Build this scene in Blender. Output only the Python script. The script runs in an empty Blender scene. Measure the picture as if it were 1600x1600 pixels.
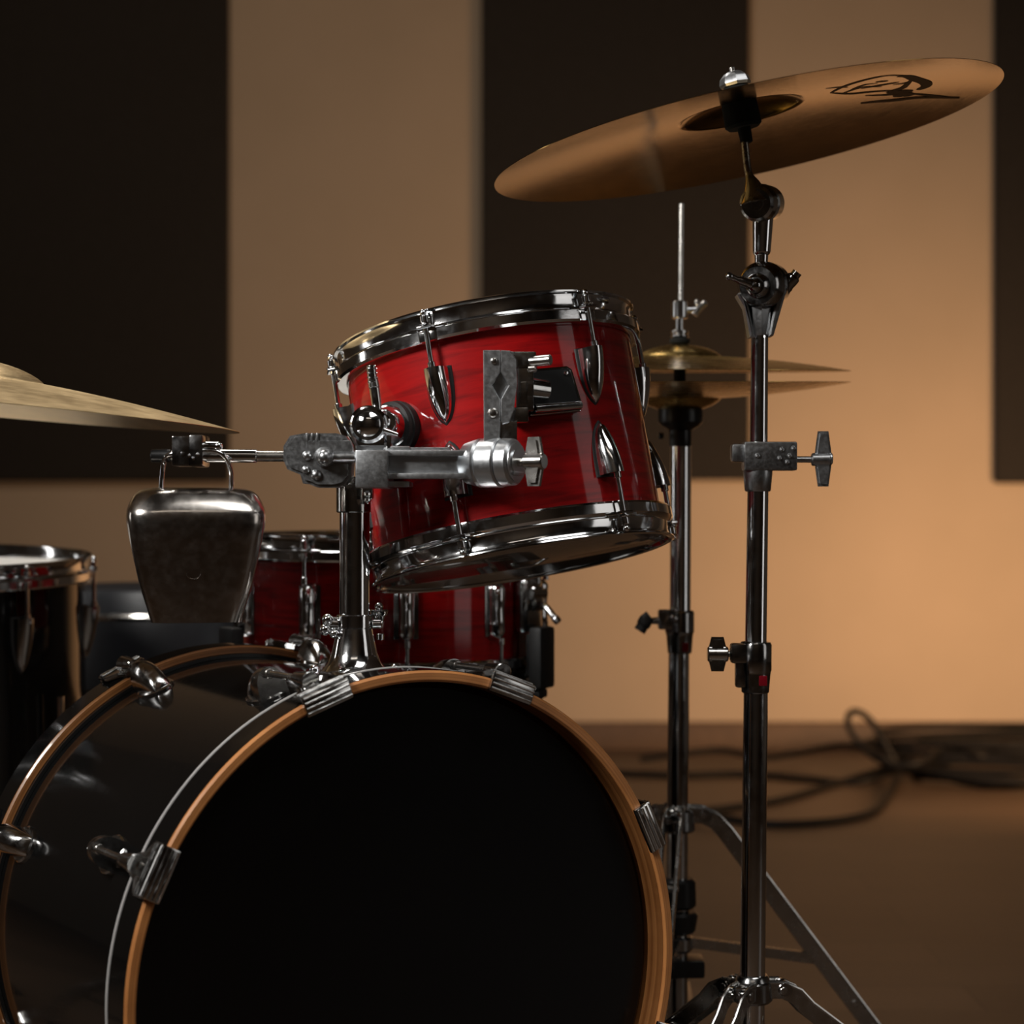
import bpy, bmesh, math, random
from mathutils import Vector as V, Matrix
random.seed(7)
PI = math.pi
R_ = math.radians
F, H = 3200.0, 0.735            # focal length in pixels of the 1600 frame, camera height
col = bpy.context.scene.collection
sc = bpy.context.scene


def P(px, py, D):
    """photo pixel at distance D from the camera -> world point"""
    return V(((px - 800) / F * D, D, H + (800 - py) / F * D))


def frame(o, z, x=None):
    z = V(z).normalized()
    x = V(x) if x is not None else (V((1, 0, 0)) if abs(z.x) < .9 else V((0, 1, 0)))
    x = (x - z * x.dot(z)).normalized()
    y = z.cross(x)
    m = Matrix((x, y, z)).transposed().to_4x4()
    m.translation = V(o)
    return m


I4 = Matrix.Identity(4)


class MB:
    def __init__(s):
        s.v, s.f = [], []

    def add(s, vs, fs, M=I4):
        n = len(s.v)
        s.v += [M @ V(p) for p in vs]
        s.f += [tuple(n + i for i in f) for f in fs]
        return s

    def lathe(s, prof, M=I4, n=32, close=False, sweep=None):
        vs, fs, idx = [], [], []
        for r, z in prof:
            if r < 1e-7:
                idx.append([len(vs)] * n); vs.append((0, 0, z))
            else:
                idx.append(list(range(len(vs), len(vs) + n)))
                vs += [(r * math.cos(2 * PI * k / n), r * math.sin(2 * PI * k / n), z) for k in range(n)]
        pairs = list(zip(idx[:-1], idx[1:]))
        if close:
            pairs.append((idx[-1], idx[0]))
        for a, b in pairs:
            for k in range(n):
                k2 = (k + 1) % n
                q = []
                for i in (a[k], a[k2], b[k2], b[k]):
                    if i not in q:
                        q.append(i)
                if len(q) > 2:
                    fs.append(tuple(q))
        return s.add(vs, fs, M)

    def cyl(s, p0, p1, r0, r1=None, n=24, bev=None):
        r1 = r0 if r1 is None else r1
        p0, p1 = V(p0), V(p1)
        L = (p1 - p0).length
        b = min(r0, r1) * .15 if bev is None else bev
        b = min(b, L * .45)
        return s.lathe([(0, 0), (r0 - b, 0), (r0, b), (r1, L - b), (r1 - b, L), (0, L)], frame(p0, p1 - p0), n)

    def ball(s, c, r, n=16, sx=(1, 1, 1)):
        M = Matrix.Translation(V(c)) @ Matrix.Diagonal((sx[0], sx[1], sx[2], 1))
        m = n // 2
        return s.lathe([(r * math.sin(PI * i / m), -r * math.cos(PI * i / m)) if 0 < i < m else (0, -r if i == 0 else r) for i in range(m + 1)], M, n)

    def _bm(s, bm, M):
        bm.verts.ensure_lookup_table()
        bm.verts.index_update()
        s.add([v.co.copy() for v in bm.verts], [tuple(v.index for v in f.verts) for f in bm.faces], M)
        bm.free()
        return s

    def box(s, c, size, M=I4, bev=.001, seg=2):
        bm = bmesh.new()
        bmesh.ops.create_cube(bm, size=1)
        for v in bm.verts:
            v.co = V((v.co.x * size[0] + c[0], v.co.y * size[1] + c[1], v.co.z * size[2] + c[2]))
        if bev:
            bmesh.ops.bevel(bm, geom=list(bm.edges), offset=min(bev, min(size) * .45), segments=seg, affect='EDGES', profile=.6)
        return s._bm(bm, M)

    def prism(s, out, z0, z1, M=I4, bev=.0006, seg=1):
        bm = bmesh.new()
        n = len(out)
        a = [bm.verts.new((x, y, z0)) for x, y in out]
        b = [bm.verts.new((x, y, z1)) for x, y in out]
        bm.faces.new(a[::-1]); bm.faces.new(b)
        for i in range(n):
            bm.faces.new((a[i], a[(i + 1) % n], b[(i + 1) % n], b[i]))
        bmesh.ops.recalc_face_normals(bm, faces=bm.faces)
        if bev:
            es = [e for e in bm.edges if abs(e.verts[0].co.z - e.verts[1].co.z) < 1e-7]
            bmesh.ops.bevel(bm, geom=es, offset=bev, segments=seg, affect='EDGES')
        return s._bm(bm, M)

    def tube(s, pts, r, n=10, closed=False, flat=1.0):
        pts = [V(p) for p in pts]
        N = len(pts)
        rs = r if isinstance(r, (list, tuple)) else [r] * N
        T = []
        for i in range(N):
            a = pts[(i - 1) % N] if (closed or i > 0) else pts[i]
            b = pts[(i + 1) % N] if (closed or i < N - 1) else pts[i]
            T.append((b - a).normalized())
        u = T[0].orthogonal().normalized()
        vs, fs = [], []
        for i in range(N):
            u = (u - T[i] * u.dot(T[i])).normalized()
            w = T[i].cross(u)
            for k in range(n):
                a = 2 * PI * k / n
                vs.append(pts[i] + u * (rs[i] * math.cos(a)) + w * (rs[i] * flat * math.sin(a)))
        for i in range(N if closed else N - 1):
            j = (i + 1) % N
            for k in range(n):
                k2 = (k + 1) % n
                fs.append((i * n + k, i * n + k2, j * n + k2, j * n + k))
        if not closed:
            fs += [tuple(range(n))[::-1], tuple((N - 1) * n + k for k in range(n))]
        return s.add(vs, fs)

    def loft(s, rings, M=I4, cap0=True, cap1=True):
        n = len(rings[0])
        vs = [p for r in rings for p in r]
        fs = []
        for i in range(len(rings) - 1):
            for k in range(n):
                k2 = (k + 1) % n
                fs.append((i * n + k, i * n + k2, (i + 1) * n + k2, (i + 1) * n + k))
        if cap0: fs.append(tuple(range(n))[::-1])
        if cap1: fs.append(tuple((len(rings) - 1) * n + k for k in range(n)))
        return s.add(vs, fs, M)

    # -- pixel helpers: shapes measured in the photograph at a given depth --
    def seg(s, x0, y0, x1, y1, w0, w1, D, D1=None, n=28, bev=None):
        D1 = D if D1 is None else D1
        return s.cyl(P(x0, y0, D), P(x1, y1, D1), w0 / 2 / F * D, w1 / 2 / F * D1, n, bev)

    def rect(s, x0, y0, x1, y1, D0, D1, bev=.0015):
        a, b = P(x0, y0, D0), P(x1, y1, D0)
        return s.box(((a.x + b.x) / 2, (D0 + D1) / 2, (a.z + b.z) / 2), (abs(b.x - a.x), abs(D1 - D0), abs(a.z - b.z)), I4, bev)

    def poly(s, pts, D0, D1, bev=.0008):
        o = P(800, 800, D0)
        M = frame(o, (0, 1, 0), (1, 0, 0))           # local y = down
        out = [((x - 800) / F * D0, (y - 800) / F * D0) for x, y in pts]
        return s.prism(out, 0, D1 - D0, M, bev)


def spline(pts, k=8, closed=False):
    pts = [V(p) for p in pts]
    N = len(pts)
    out = []
    for i in range(N if closed else N - 1):
        g = lambda j: pts[j % N] if closed else pts[max(0, min(N - 1, j))]
        p0, p1, p2, p3 = g(i - 1), g(i), g(i + 1), g(i + 2)
        for q in range(k):
            t = q / k
            out.append(.5 * ((2 * p1) + (p2 - p0) * t + (2 * p0 - 5 * p1 + 4 * p2 - p3) * t * t + (3 * p1 - p0 - 3 * p2 + p3) * t ** 3))
    if not closed: out.append(pts[-1])
    return out


def tag(o, label=None, cat=None, group=None, kind=None):
    for k, v in (('label', label), ('category', cat), ('group', group), ('kind', kind)):
        if v: o[k] = v
    return o


def thing(name, label, cat, M=I4, group=None):
    o = bpy.data.objects.new(name, None)
    o.empty_display_size = .05
    col.objects.link(o)
    o.matrix_world = M
    return tag(o, label, cat, group)


def W(o):
    return W(o.parent) @ o.matrix_basis if o.parent else o.matrix_basis


def part(name, mb, mat, parent=None, M=None, sharp=32, label=None):
    """link a builder's geometry (world coordinates) as ONE mesh object"""
    X = W(parent) if parent else (M if M is not None else I4)
    inv = X.inverted()
    me = bpy.data.meshes.new(name)
    me.from_pydata([inv @ p for p in mb.v], [], mb.f)
    bm = bmesh.new(); bm.from_mesh(me)
    bmesh.ops.recalc_face_normals(bm, faces=bm.faces)
    bm.to_mesh(me); bm.free()
    me.polygons.foreach_set('use_smooth', [True] * len(me.polygons))
    me.set_sharp_from_angle(angle=R_(sharp))
    me.materials.append(mat)
    o = bpy.data.objects.new(name, me)
    col.objects.link(o)
    if parent: o.parent = parent
    else: o.matrix_world = X
    if label: o['label'] = label
    return o


# ------------------------------------------------------------------ materials
def new(name):
    m = bpy.data.materials.new(name); m.use_nodes = True
    nt = m.node_tree
    return m, nt, nt.nodes['Principled BSDF']


def nd(nt, t, **kw):
    n = nt.nodes.new(t)
    for k, v in kw.items():
        if k in n.inputs: n.inputs[k].default_value = v
        else: setattr(n, k, v)
    return n


def ramp(nt, src, stops):
    r = nt.nodes.new('ShaderNodeValToRGB')
    el = r.color_ramp.elements
    while len(el) < len(stops): el.new(.5)
    for e, (p, c) in zip(el, stops):
        e.position = p
        e.color = (c, c, c, 1) if isinstance(c, (int, float)) else (*c, 1)
    nt.links.new(src, r.inputs[0])
    return r.outputs[0]


def objco(nt, scale=(1, 1, 1)):
    tc = nt.nodes.new('ShaderNodeTexCoord')
    mp = nt.nodes.new('ShaderNodeMapping')
    mp.inputs['Scale'].default_value = scale
    nt.links.new(tc.outputs['Object'], mp.inputs[0])
    return mp.outputs[0]


def noise(nt, vec, scale, detail=4, rough=.55, dist=0):
    n = nd(nt, 'ShaderNodeTexNoise')
    n.inputs['Scale'].default_value = scale
    n.inputs['Detail'].default_value = detail
    n.inputs['Roughness'].default_value = rough
    n.inputs['Distortion'].default_value = dist
    nt.links.new(vec, n.inputs['Vector'])
    return n.outputs[0]


def bump(nt, b, h, strength, dist=.001):
    n = nt.nodes.new('ShaderNodeBump')
    n.inputs['Strength'].default_value = strength
    n.inputs['Distance'].default_value = dist
    nt.links.new(h, n.inputs['Height'])
    nt.links.new(n.outputs[0], b.inputs['Normal'])
    return n


def metal(name, c, r0, r1, scale=60, bs=0.0, base_var=0):
    m, nt, b = new(name)
    b.inputs['Base Color'].default_value = (*c, 1)
    b.inputs['Metallic'].default_value = 1
    v = objco(nt)
    n = noise(nt, v, scale, 5, .6)
    nt.links.new(ramp(nt, n, [(.35, r0), (.75, r1)]), b.inputs['Roughness'])
    if base_var:
        n2 = noise(nt, v, scale * .5, 6, .65)
        nt.links.new(ramp(nt, n2, [(.3, tuple(x * (1 - base_var) for x in c)), (.7, c)]), b.inputs['Base Color'])
    if bs:
        bump(nt, b, noise(nt, v, scale * 3, 3), bs, .0006)
    return m


def plain(name, c, rough, spec=.5, coat=0, bs=0, scale=200, metallic=0):
    m, nt, b = new(name)
    v = objco(nt)
    n = noise(nt, v, scale * .2, 4)
    nt.links.new(ramp(nt, n, [(.3, tuple(x * .85 for x in c)), (.7, tuple(min(1, x * 1.1) for x in c))]), b.inputs['Base Color'])
    b.inputs['Roughness'].default_value = rough
    b.inputs['Specular IOR Level'].default_value = spec
    b.inputs['Coat Weight'].default_value = coat
    b.inputs['Coat Roughness'].default_value = .06
    b.inputs['Metallic'].default_value = metallic
    if bs: bump(nt, b, noise(nt, v, scale, 4), bs)
    return m


CHROME = metal('chrome', (.74, .75, .76), .06, .17, 70, .03)
CHROME_OLD = metal('worn_chrome', (.64, .64, .63), .10, .28, 120, .06, .25)
DARKCHROME = metal('dark_chrome', (.42, .42, .42), .10, .26, 90, .05, .2)
STEEL = metal('satin_steel', (.55, .53, .5), .2, .32, 60, .05)
ALU = metal('cast_aluminium', (.64, .66, .68), .30, .40, 260, .05, .06)
ALUDARK = metal('dark_cast_metal', (.46, .47, .48), .28, .4, 240, .06, .15)
LEGMETAL = metal('leg_steel', (.58, .57, .55), .18, .34, 80, .04, .2)
RINGMETAL = plain('pale_ring', (.42, .41, .40), .38, .6, scale=60)
RUBBER = plain('black_rubber', (.012, .012, .012), .55, .4, bs=.15, scale=400)
PLASTIC = plain('black_plastic', (.01, .01, .01), .32, .5, bs=.05)
FELT = plain('black_felt', (.012, .013, .012), .95, .2, bs=.6, scale=700)
VINYL = plain('black_vinyl', (.014, .015, .018), .38, .5, bs=.3, scale=300)
HEADWHITE = plain('white_drumhead', (.78, .75, .70), .45, .4, bs=.05, scale=600)
HEADCLEAR = plain('smoky_drumhead', (.26, .21, .17), .05, .9, scale=60)
HEADBLACK = plain('black_drumhead', (.0035, .0035, .0038), .2, .4, bs=.01, scale=30)
CABLE = plain('cable_rubber', (.007, .006, .0055), .6, .2)
INK = plain('brown_ink', (.05, .024, .011), .6, .2)
REDTAG = plain('red_lens', (.18, .004, .01), .25, .5)


def lacquer_red():
    m, nt, b = new('red_lacquer')
    v = objco(nt, (5, 5, 55))
    n = noise(nt, v, 1.6, 7, .62, .9)
    c1 = ramp(nt, n, [(.28, (.10, .0006, .001)), (.5, (.27, .0014, .002)), (.75, (.38, .003, .003))])
    nt.links.new(c1, b.inputs['Base Color'])
    b.inputs['Roughness'].default_value = .55
    b.inputs['Specular IOR Level'].default_value = .1
    b.inputs['Coat Weight'].default_value = 1
    b.inputs['Coat Roughness'].default_value = .07
    b.inputs['Coat IOR'].default_value = 1.45
    return m


def lacquer_black():
    m, nt, b = new('black_lacquer')
    v = objco(nt)
    b.inputs['Base Color'].default_value = (.004, .004, .004, 1)
    n = noise(nt, v, 140, 6, .7)
    nt.links.new(ramp(nt, n, [(.5, .09), (.75, .22)]), b.inputs['Roughness'])
    b.inputs['Specular IOR Level'].default_value = .3
    b.inputs['Coat Weight'].default_value = .25
    b.inputs['Coat Roughness'].default_value = .05
    bump(nt, b, noise(nt, v, 9, 3), .06, .002)
    return m


def bronze(name, c_dark, c_light, r, bs, rings=900):
    m, nt, b = new(name)
    tc = nt.nodes.new('ShaderNodeTexCoord')
    sep = nt.nodes.new('ShaderNodeSeparateXYZ')
    nt.links.new(tc.outputs['Object'], sep.inputs[0])
    L = nt.nodes.new('ShaderNodeVectorMath'); L.operation = 'LENGTH'
    cx = nt.nodes.new('ShaderNodeCombineXYZ')
    nt.links.new(sep.outputs[0], cx.inputs[0]); nt.links.new(sep.outputs[1], cx.inputs[1])
    nt.links.new(cx.outputs[0], L.inputs[0])
    at = nt.nodes.new('ShaderNodeMath'); at.operation = 'ARCTAN2'
    nt.links.new(sep.outputs[1], at.inputs[0]); nt.links.new(sep.outputs[0], at.inputs[1])
    s1 = nt.nodes.new('ShaderNodeMath'); s1.operation = 'MULTIPLY'; s1.inputs[1].default_value = rings
    nt.links.new(L.outputs['Value'], s1.inputs[0])
    s2 = nt.nodes.new('ShaderNodeMath'); s2.operation = 'MULTIPLY'; s2.inputs[1].default_value = 3.0
    nt.links.new(at.outputs[0], s2.inputs[0])
    c2 = nt.nodes.new('ShaderNodeCombineXYZ')
    nt.links.new(s1.outputs[0], c2.inputs[0]); nt.links.new(s2.outputs[0], c2.inputs[1])
    ng = noise(nt, c2.outputs[0], 1.0, 3, .6)
    n2 = noise(nt, tc.outputs['Object'], 26, 4, .6)
    mix = nd(nt, 'ShaderNodeMath', operation='ADD')
    nt.links.new(ng, mix.inputs[0]); nt.links.new(n2, mix.inputs[1])
    hf = nd(nt, 'ShaderNodeMath', operation='MULTIPLY'); hf.inputs[1].default_value = .5
    nt.links.new(mix.outputs[0], hf.inputs[0])
    nt.links.new(ramp(nt, hf.outputs[0], [(.35, c_dark), (.65, c_light)]), b.inputs['Base Color'])
    b.inputs['Metallic'].default_value = 1
    nt.links.new(ramp(nt, hf.outputs[0], [(.3, r * .8), (.7, r * 1.3)]), b.inputs['Roughness'])
    b.inputs['Anisotropic'].default_value = .35
    tg = nt.nodes.new('ShaderNodeTangent'); tg.direction_type = 'RADIAL'; tg.axis = 'Z'
    nt.links.new(tg.outputs[0], b.inputs['Tangent'])
    bump(nt, b, ng, bs, .0004)
    return m


BRONZE = bronze('crash_bronze', (.16, .10, .032), (.29, .19, .062), .11, .22)
BRONZE2 = bronze('ride_bronze', (.60, .43, .22), (.82, .62, .35), .36, .5)
BRONZE3 = bronze('hat_brass', (.5, .33, .10), (.72, .50, .18), .25, .3)


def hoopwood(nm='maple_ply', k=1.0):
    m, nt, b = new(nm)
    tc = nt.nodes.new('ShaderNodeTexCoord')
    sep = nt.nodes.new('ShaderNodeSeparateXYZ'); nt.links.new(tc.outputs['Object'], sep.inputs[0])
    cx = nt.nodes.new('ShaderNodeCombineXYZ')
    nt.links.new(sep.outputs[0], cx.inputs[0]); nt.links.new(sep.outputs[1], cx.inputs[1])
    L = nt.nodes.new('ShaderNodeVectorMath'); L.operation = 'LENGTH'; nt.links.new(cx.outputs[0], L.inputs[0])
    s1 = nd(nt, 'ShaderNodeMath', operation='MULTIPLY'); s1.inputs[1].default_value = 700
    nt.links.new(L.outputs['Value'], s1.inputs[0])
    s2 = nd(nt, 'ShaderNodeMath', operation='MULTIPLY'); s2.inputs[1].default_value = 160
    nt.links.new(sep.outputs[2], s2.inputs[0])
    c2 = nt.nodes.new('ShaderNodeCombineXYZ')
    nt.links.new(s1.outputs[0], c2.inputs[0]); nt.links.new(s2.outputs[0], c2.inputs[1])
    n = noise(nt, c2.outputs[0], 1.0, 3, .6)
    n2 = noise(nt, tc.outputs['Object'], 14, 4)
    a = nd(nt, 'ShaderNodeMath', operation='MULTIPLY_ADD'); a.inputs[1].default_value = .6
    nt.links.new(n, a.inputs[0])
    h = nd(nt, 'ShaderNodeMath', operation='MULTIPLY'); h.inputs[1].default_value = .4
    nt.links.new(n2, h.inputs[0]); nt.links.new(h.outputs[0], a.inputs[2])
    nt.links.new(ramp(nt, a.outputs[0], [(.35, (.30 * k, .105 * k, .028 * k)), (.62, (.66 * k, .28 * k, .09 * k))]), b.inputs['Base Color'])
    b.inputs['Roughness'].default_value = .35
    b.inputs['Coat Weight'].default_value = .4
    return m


def wallpaint():
    m, nt, b = new('beige_paint')
    v = objco(nt)
    n = noise(nt, v, 3, 5)
    nt.links.new(ramp(nt, n, [(.3, (.50, .385, .275)), (.7, (.54, .415, .30))]), b.inputs['Base Color'])
    b.inputs['Roughness'].default_value = .8
    bump(nt, b, noise(nt, v, 350, 3), .08)
    return m


def floorwood():
    m, nt, b = new('dark_plank_floor')
    tc = nt.nodes.new('ShaderNodeTexCoord')
    br = nd(nt, 'ShaderNodeTexBrick')
    br.inputs['Scale'].default_value = 1
    br.inputs['Brick Width'].default_value = 1.4
    br.inputs['Row Height'].default_value = .16
    br.inputs['Mortar Size'].default_value = .0015
    br.inputs['Color1'].default_value = (.076, .044, .024, 1)
    br.inputs['Color2'].default_value = (.098, .056, .031, 1)
    br.inputs['Mortar'].default_value = (.03, .018, .01, 1)
    nt.links.new(tc.outputs['Object'], br.inputs['Vector'])
    mp = nt.nodes.new('ShaderNodeMapping'); mp.inputs['Scale'].default_value = (2, 26, 1)
    nt.links.new(tc.outputs['Object'], mp.inputs[0])
    n = noise(nt, mp.outputs[0], 2.5, 7, .6, .6)
    mx = nd(nt, 'ShaderNodeMix', data_type='RGBA', blend_type='MULTIPLY')
    mx.inputs[0].default_value = .7
    nt.links.new(br.outputs['Color'], mx.inputs[6])
    nt.links.new(ramp(nt, n, [(.3, .55), (.7, 1.0)]), mx.inputs[7])
    nt.links.new(mx.outputs[2], b.inputs['Base Color'])
    b.inputs['Roughness'].default_value = .5
    return m


RED, BLACK, HOOPWOOD = lacquer_red(), lacquer_black(), hoopwood()
HOOPSHADE = hoopwood('shaded_ply', .5)  # same hoop wood with shade put into its colour
WALL, FLOOR = wallpaint(), floorwood()
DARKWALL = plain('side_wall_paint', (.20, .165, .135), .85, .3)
CEIL = plain('ceiling_paint', (.16, .14, .12), .9, .3)
FOAM = plain('dark_acoustic_fabric', (.036, .031, .027), .95, .15, bs=.4, scale=500)
SKIRT = plain('brown_baseboard', (.115, .066, .036), .5, .4)
COWBELL = metal('cowbell_steel', (.60, .56, .52), .16, .26, 90, .03, .12)

# ------------------------------------------------------------------ room
YB = 6.35
XL, XR, YF, ZC = -3.6, 3.6, -1.6, 3.0


def struct(name, c, size, mat):
    mb = MB().box((0, 0, 0), size, I4, 0)
    M = Matrix.Translation(V(c))
    for i in range(len(mb.v)): mb.v[i] = M @ mb.v[i]
    return tag(part(name, mb, mat, M=M), kind='structure')


ym = (YF + YB) / 2
struct('floor', (0, ym, -.05), (XR - XL + .2, YB - YF + .2, .1), FLOOR)
struct('ceiling', (0, ym, ZC + .05), (XR - XL + .2, YB - YF + .2, .1), CEIL)
struct('wall_back', (0, YB + .05, ZC / 2), (XR - XL + .2, .1, ZC), WALL)
struct('wall_front', (0, YF - .05, ZC / 2), (XR - XL + .2, .1, ZC), DARKWALL)
struct('wall_left', (XL - .05, ym, ZC / 2), (.1, YB - YF, ZC), DARKWALL)
struct('wall_right', (XR + .05, ym, ZC / 2), (.1, YB - YF, ZC), DARKWALL)
mb = MB().prism([(0, 0), (.018, 0), (.018, .072), (.010, .085), (0, .085)], XL, XR, Matrix(((0, 0, 1, 0), (-1, 0, 0, YB), (0, 1, 0, 0), (0, 0, 0, 1))), 0)
tag(part('baseboard_back', mb, SKIRT), kind='structure')

for x0, x1, yb, lab in ((-60, 357, 752, 'wide dark acoustic panel on the wall behind the bronze cymbal at left edge'),
                        (752, 1172, 750, 'dark acoustic panel on the wall behind the red tom and hi-hat'),
                        (1556, 1990, 755, 'dark acoustic panel cut by the right edge of the view')):
    D = YB - .038
    a, b = P(x0, yb, D), P(x1, yb, D)
    z0, z1 = a.z, 2.6
    c = V(((a.x + b.x) / 2, YB - .019, (z0 + z1) / 2))
    M = Matrix.Translation(V((c.x, YB, z0)))
    mb = MB().box(c, (b.x - a.x, .037, z1 - z0), I4, .012, 3)
    tag(part('acoustic_panel', mb, FOAM, M=M), lab, 'acoustic panel', 'acoustic panels on the back wall')


# ------------------------------------------------------------------ drums
def hoop_prof(R, s, z0, k=1.0):
    """triple flanged steel hoop; z0 = shell edge, s = +1 top / -1 bottom"""
    p = [(R + .0006, -.0150), (R + .0035, -.0156), (R + .0095, -.0145), (R + .0115, -.012), (R + .0115, -.003), (R + .009, .000),
         (R + .0052, .002), (R + .0045, .012), (R + .006, .0155), (R + .009, .017), (R + .0095, .0185), (R + .0065, .0195),
         (R + .003, .0185), (R + .0015, .015), (R + .0015, .0005), (R + .0013, -.002), (R + .0006, -.012)]
    return [(r, z0 + s * z * k) for r, z in p]


def polar(M, R, phi, z):
    """point on a drum: phi measured from the side facing the camera towards +x"""
    return M @ V((R * math.sin(phi), -R * math.cos(phi), z))


def lugframe(M, R, phi, z):
    o = polar(M, R, phi, z)
    d = (M.to_3x3() @ V((math.sin(phi), -math.cos(phi), 0))).normalized()
    t = (M.to_3x3() @ V((math.cos(phi), math.sin(phi), 0))).normalized()
    a = (M.to_3x3() @ V((0, 0, 1))).normalized()
    m = Matrix((t, d, a)).transposed().to_4x4()       # x tangent, y outward, z axis
    m.translation = o
    return m


def shield(mb, L, s, w=.0125, p=.019, length=.054, grow=0.0, pk=1.0):
    rings = []
    N = 14
    for i in range(N + 1):
        t = i / N
        ww = (w + grow) * max(.05, (1 - t ** 3.2) ** .62) if i < N else .0012
        pp = (p * (1 - .82 * t ** 1.7) * pk + .0015) * (1 if i < N else .35)
        z = -s * (t * (length + grow * 1.4) - grow * .5)
        ring = []
        for k in range(17):
            a = PI * k / 16
            ring.append((ww * math.cos(a), -.002 + (pp + .002) * math.sin(a) ** .75, z))
        rings.append(ring)
    mb.loft(rings, L)


def hardware(root, M, R, h, phis, zlug, lug_len, matl, both=True, rodmat=None, gasket=True):
    """shield lugs, tension rods at both heads"""
    for s in ((1, -1) if both else (1,)):
        for ph in phis:
            L = lugframe(M, R, ph, s * (h - zlug))
            mb = MB(); shield(mb, L, s, length=lug_len)
            # three fine ridges down the lug
            lg = part('lug', mb, matl, root)
            if gasket:
                mb = MB(); shield(mb, L, s, grow=.0028, pk=.12, length=lug_len)
                part('gasket', mb, RUBBER, lg)
            mb = MB()
            q = lambda dz, rr=.0135: L @ V((0, rr, s * dz))
            mb.cyl(q(-.004), q(zlug + .004), .0027, n=12)
            mb.cyl(q(-.0005), q(.006), .0042, n=12)
            mb.cyl(q(zlug + .001), q(zlug + .0035), .0062, n=16)
            mb.cyl(q(zlug + .0035), q(zlug + .011), .0042, n=12)
            mb.ball(q(zlug + .0145), .0036, 12)
            part('tension_rod', mb, rodmat or CHROME, root)


def hoop(root, M, R, h, s, phis, mat, n=96, k=1.0):
    mb = MB().lathe(hoop_prof(R, s, s * h, k), M, n, close=True)
    for ph in phis:
        L = lugframe(M, R, ph, s * h)
        out = [(-.021, .0095), (.021, .0095), (.010, .0125), (.0075, .019), (-.0075, .019), (-.010, .0125)]
        mb.prism(out, -.0025 if s > 0 else -.0005, .0005 if s > 0 else .0025, L, .0006)
        mb.box((0, .0095, -s * .008), (.020, .006, .013), L, .002)
    return part('hoop', mb, mat, root)


def head(root, M, R, h, s, mat, name='drumhead'):
    z = s * (h + .001)
    t = s * .0006
    mb = MB().lathe([(0, z + t), (R * .93, z + t), (R - .002, z + t), (R + .0012, z - s * .003), (R + .0012, z - s * .010), (R + .0006, z - s * .010), (R + .0004, z - s * .003), (R - .003, z), (0, z)], M, 96)
    return part(name, mb, mat, root)


def shell(root, M, R, h, mat, t=.007):
    mb = MB().lathe([(R, -h), (R, -h * .5), (R, 0), (R, h * .5), (R, h), (R - t, h), (R - t, -h)], M, 128, close=True)
    return part('shell', mb, mat, root)


# --- mounted red tom
tw = R_(9.6); tt = R_(7.7)
a_t = V((-math.sin(tw) * math.cos(tt), math.sin(tt), math.cos(tw) * math.cos(tt)))
TD = 2.165
MT = frame(P(786, 700, TD), a_t, (1, 0, 0))
RT, HT = .1520, .1065
tom = thing('tom_drum', 'glossy red wood-grain tom with chrome hoops tilted on the centre mount', 'drum', MT)
shell(tom, MT, RT, HT, RED)
phT = [R_(-21 + 60 * k) for k in range(6)]
hoop(tom, MT, RT, HT, 1, phT, CHROME)
hoop(tom, MT, RT, HT, -1, phT, CHROME)
head(tom, MT, RT, HT, 1, HEADWHITE)
mb = MB().lathe([(0, -HT - .0165), (RT - .006, -HT - .0165), (RT + .0010, -HT - .0150), (RT + .0010, -HT + .002), (RT + .0002, -HT + .002), (RT, -HT - .013), (RT - .006, -HT - .0158), (0, -HT - .0158)], MT, 96)
part('bottom_drumhead', mb, HEADCLEAR, tom)
hardware(tom, MT, RT, HT, phT, .042, .054, CHROME)

# --- bass drum
YAW = R_(31)
ca, sa = math.cos(YAW), math.sin(YAW)
RB = .292
BC = V((-.086, 1.93, H - .1496 - RB))
MBD = frame(BC, (-sa, ca, 0), (ca, sa, 0))            # local y = down, z = backward
bass = thing('bass_drum', 'large black lacquer bass drum with wood-edged hoops and plain black front head', 'drum', MBD)
BL = .468
RS = RB - .013


def bp(th, r, z):
    return MBD @ V((r * math.sin(th), -r * math.cos(th), z))


def bframe(th, r, z):
    """x tangent (clockwise seen from the front), y outward, z backward"""
    d = V((math.sin(th), -math.cos(th), 0)); t = V((math.cos(th), math.sin(th), 0))
    m = Matrix((t, d, V((0, 0, 1)))).transposed().to_4x4()
    m.translation = V((r * math.sin(th), -r * math.cos(th), z))
    return MBD @ m


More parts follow.
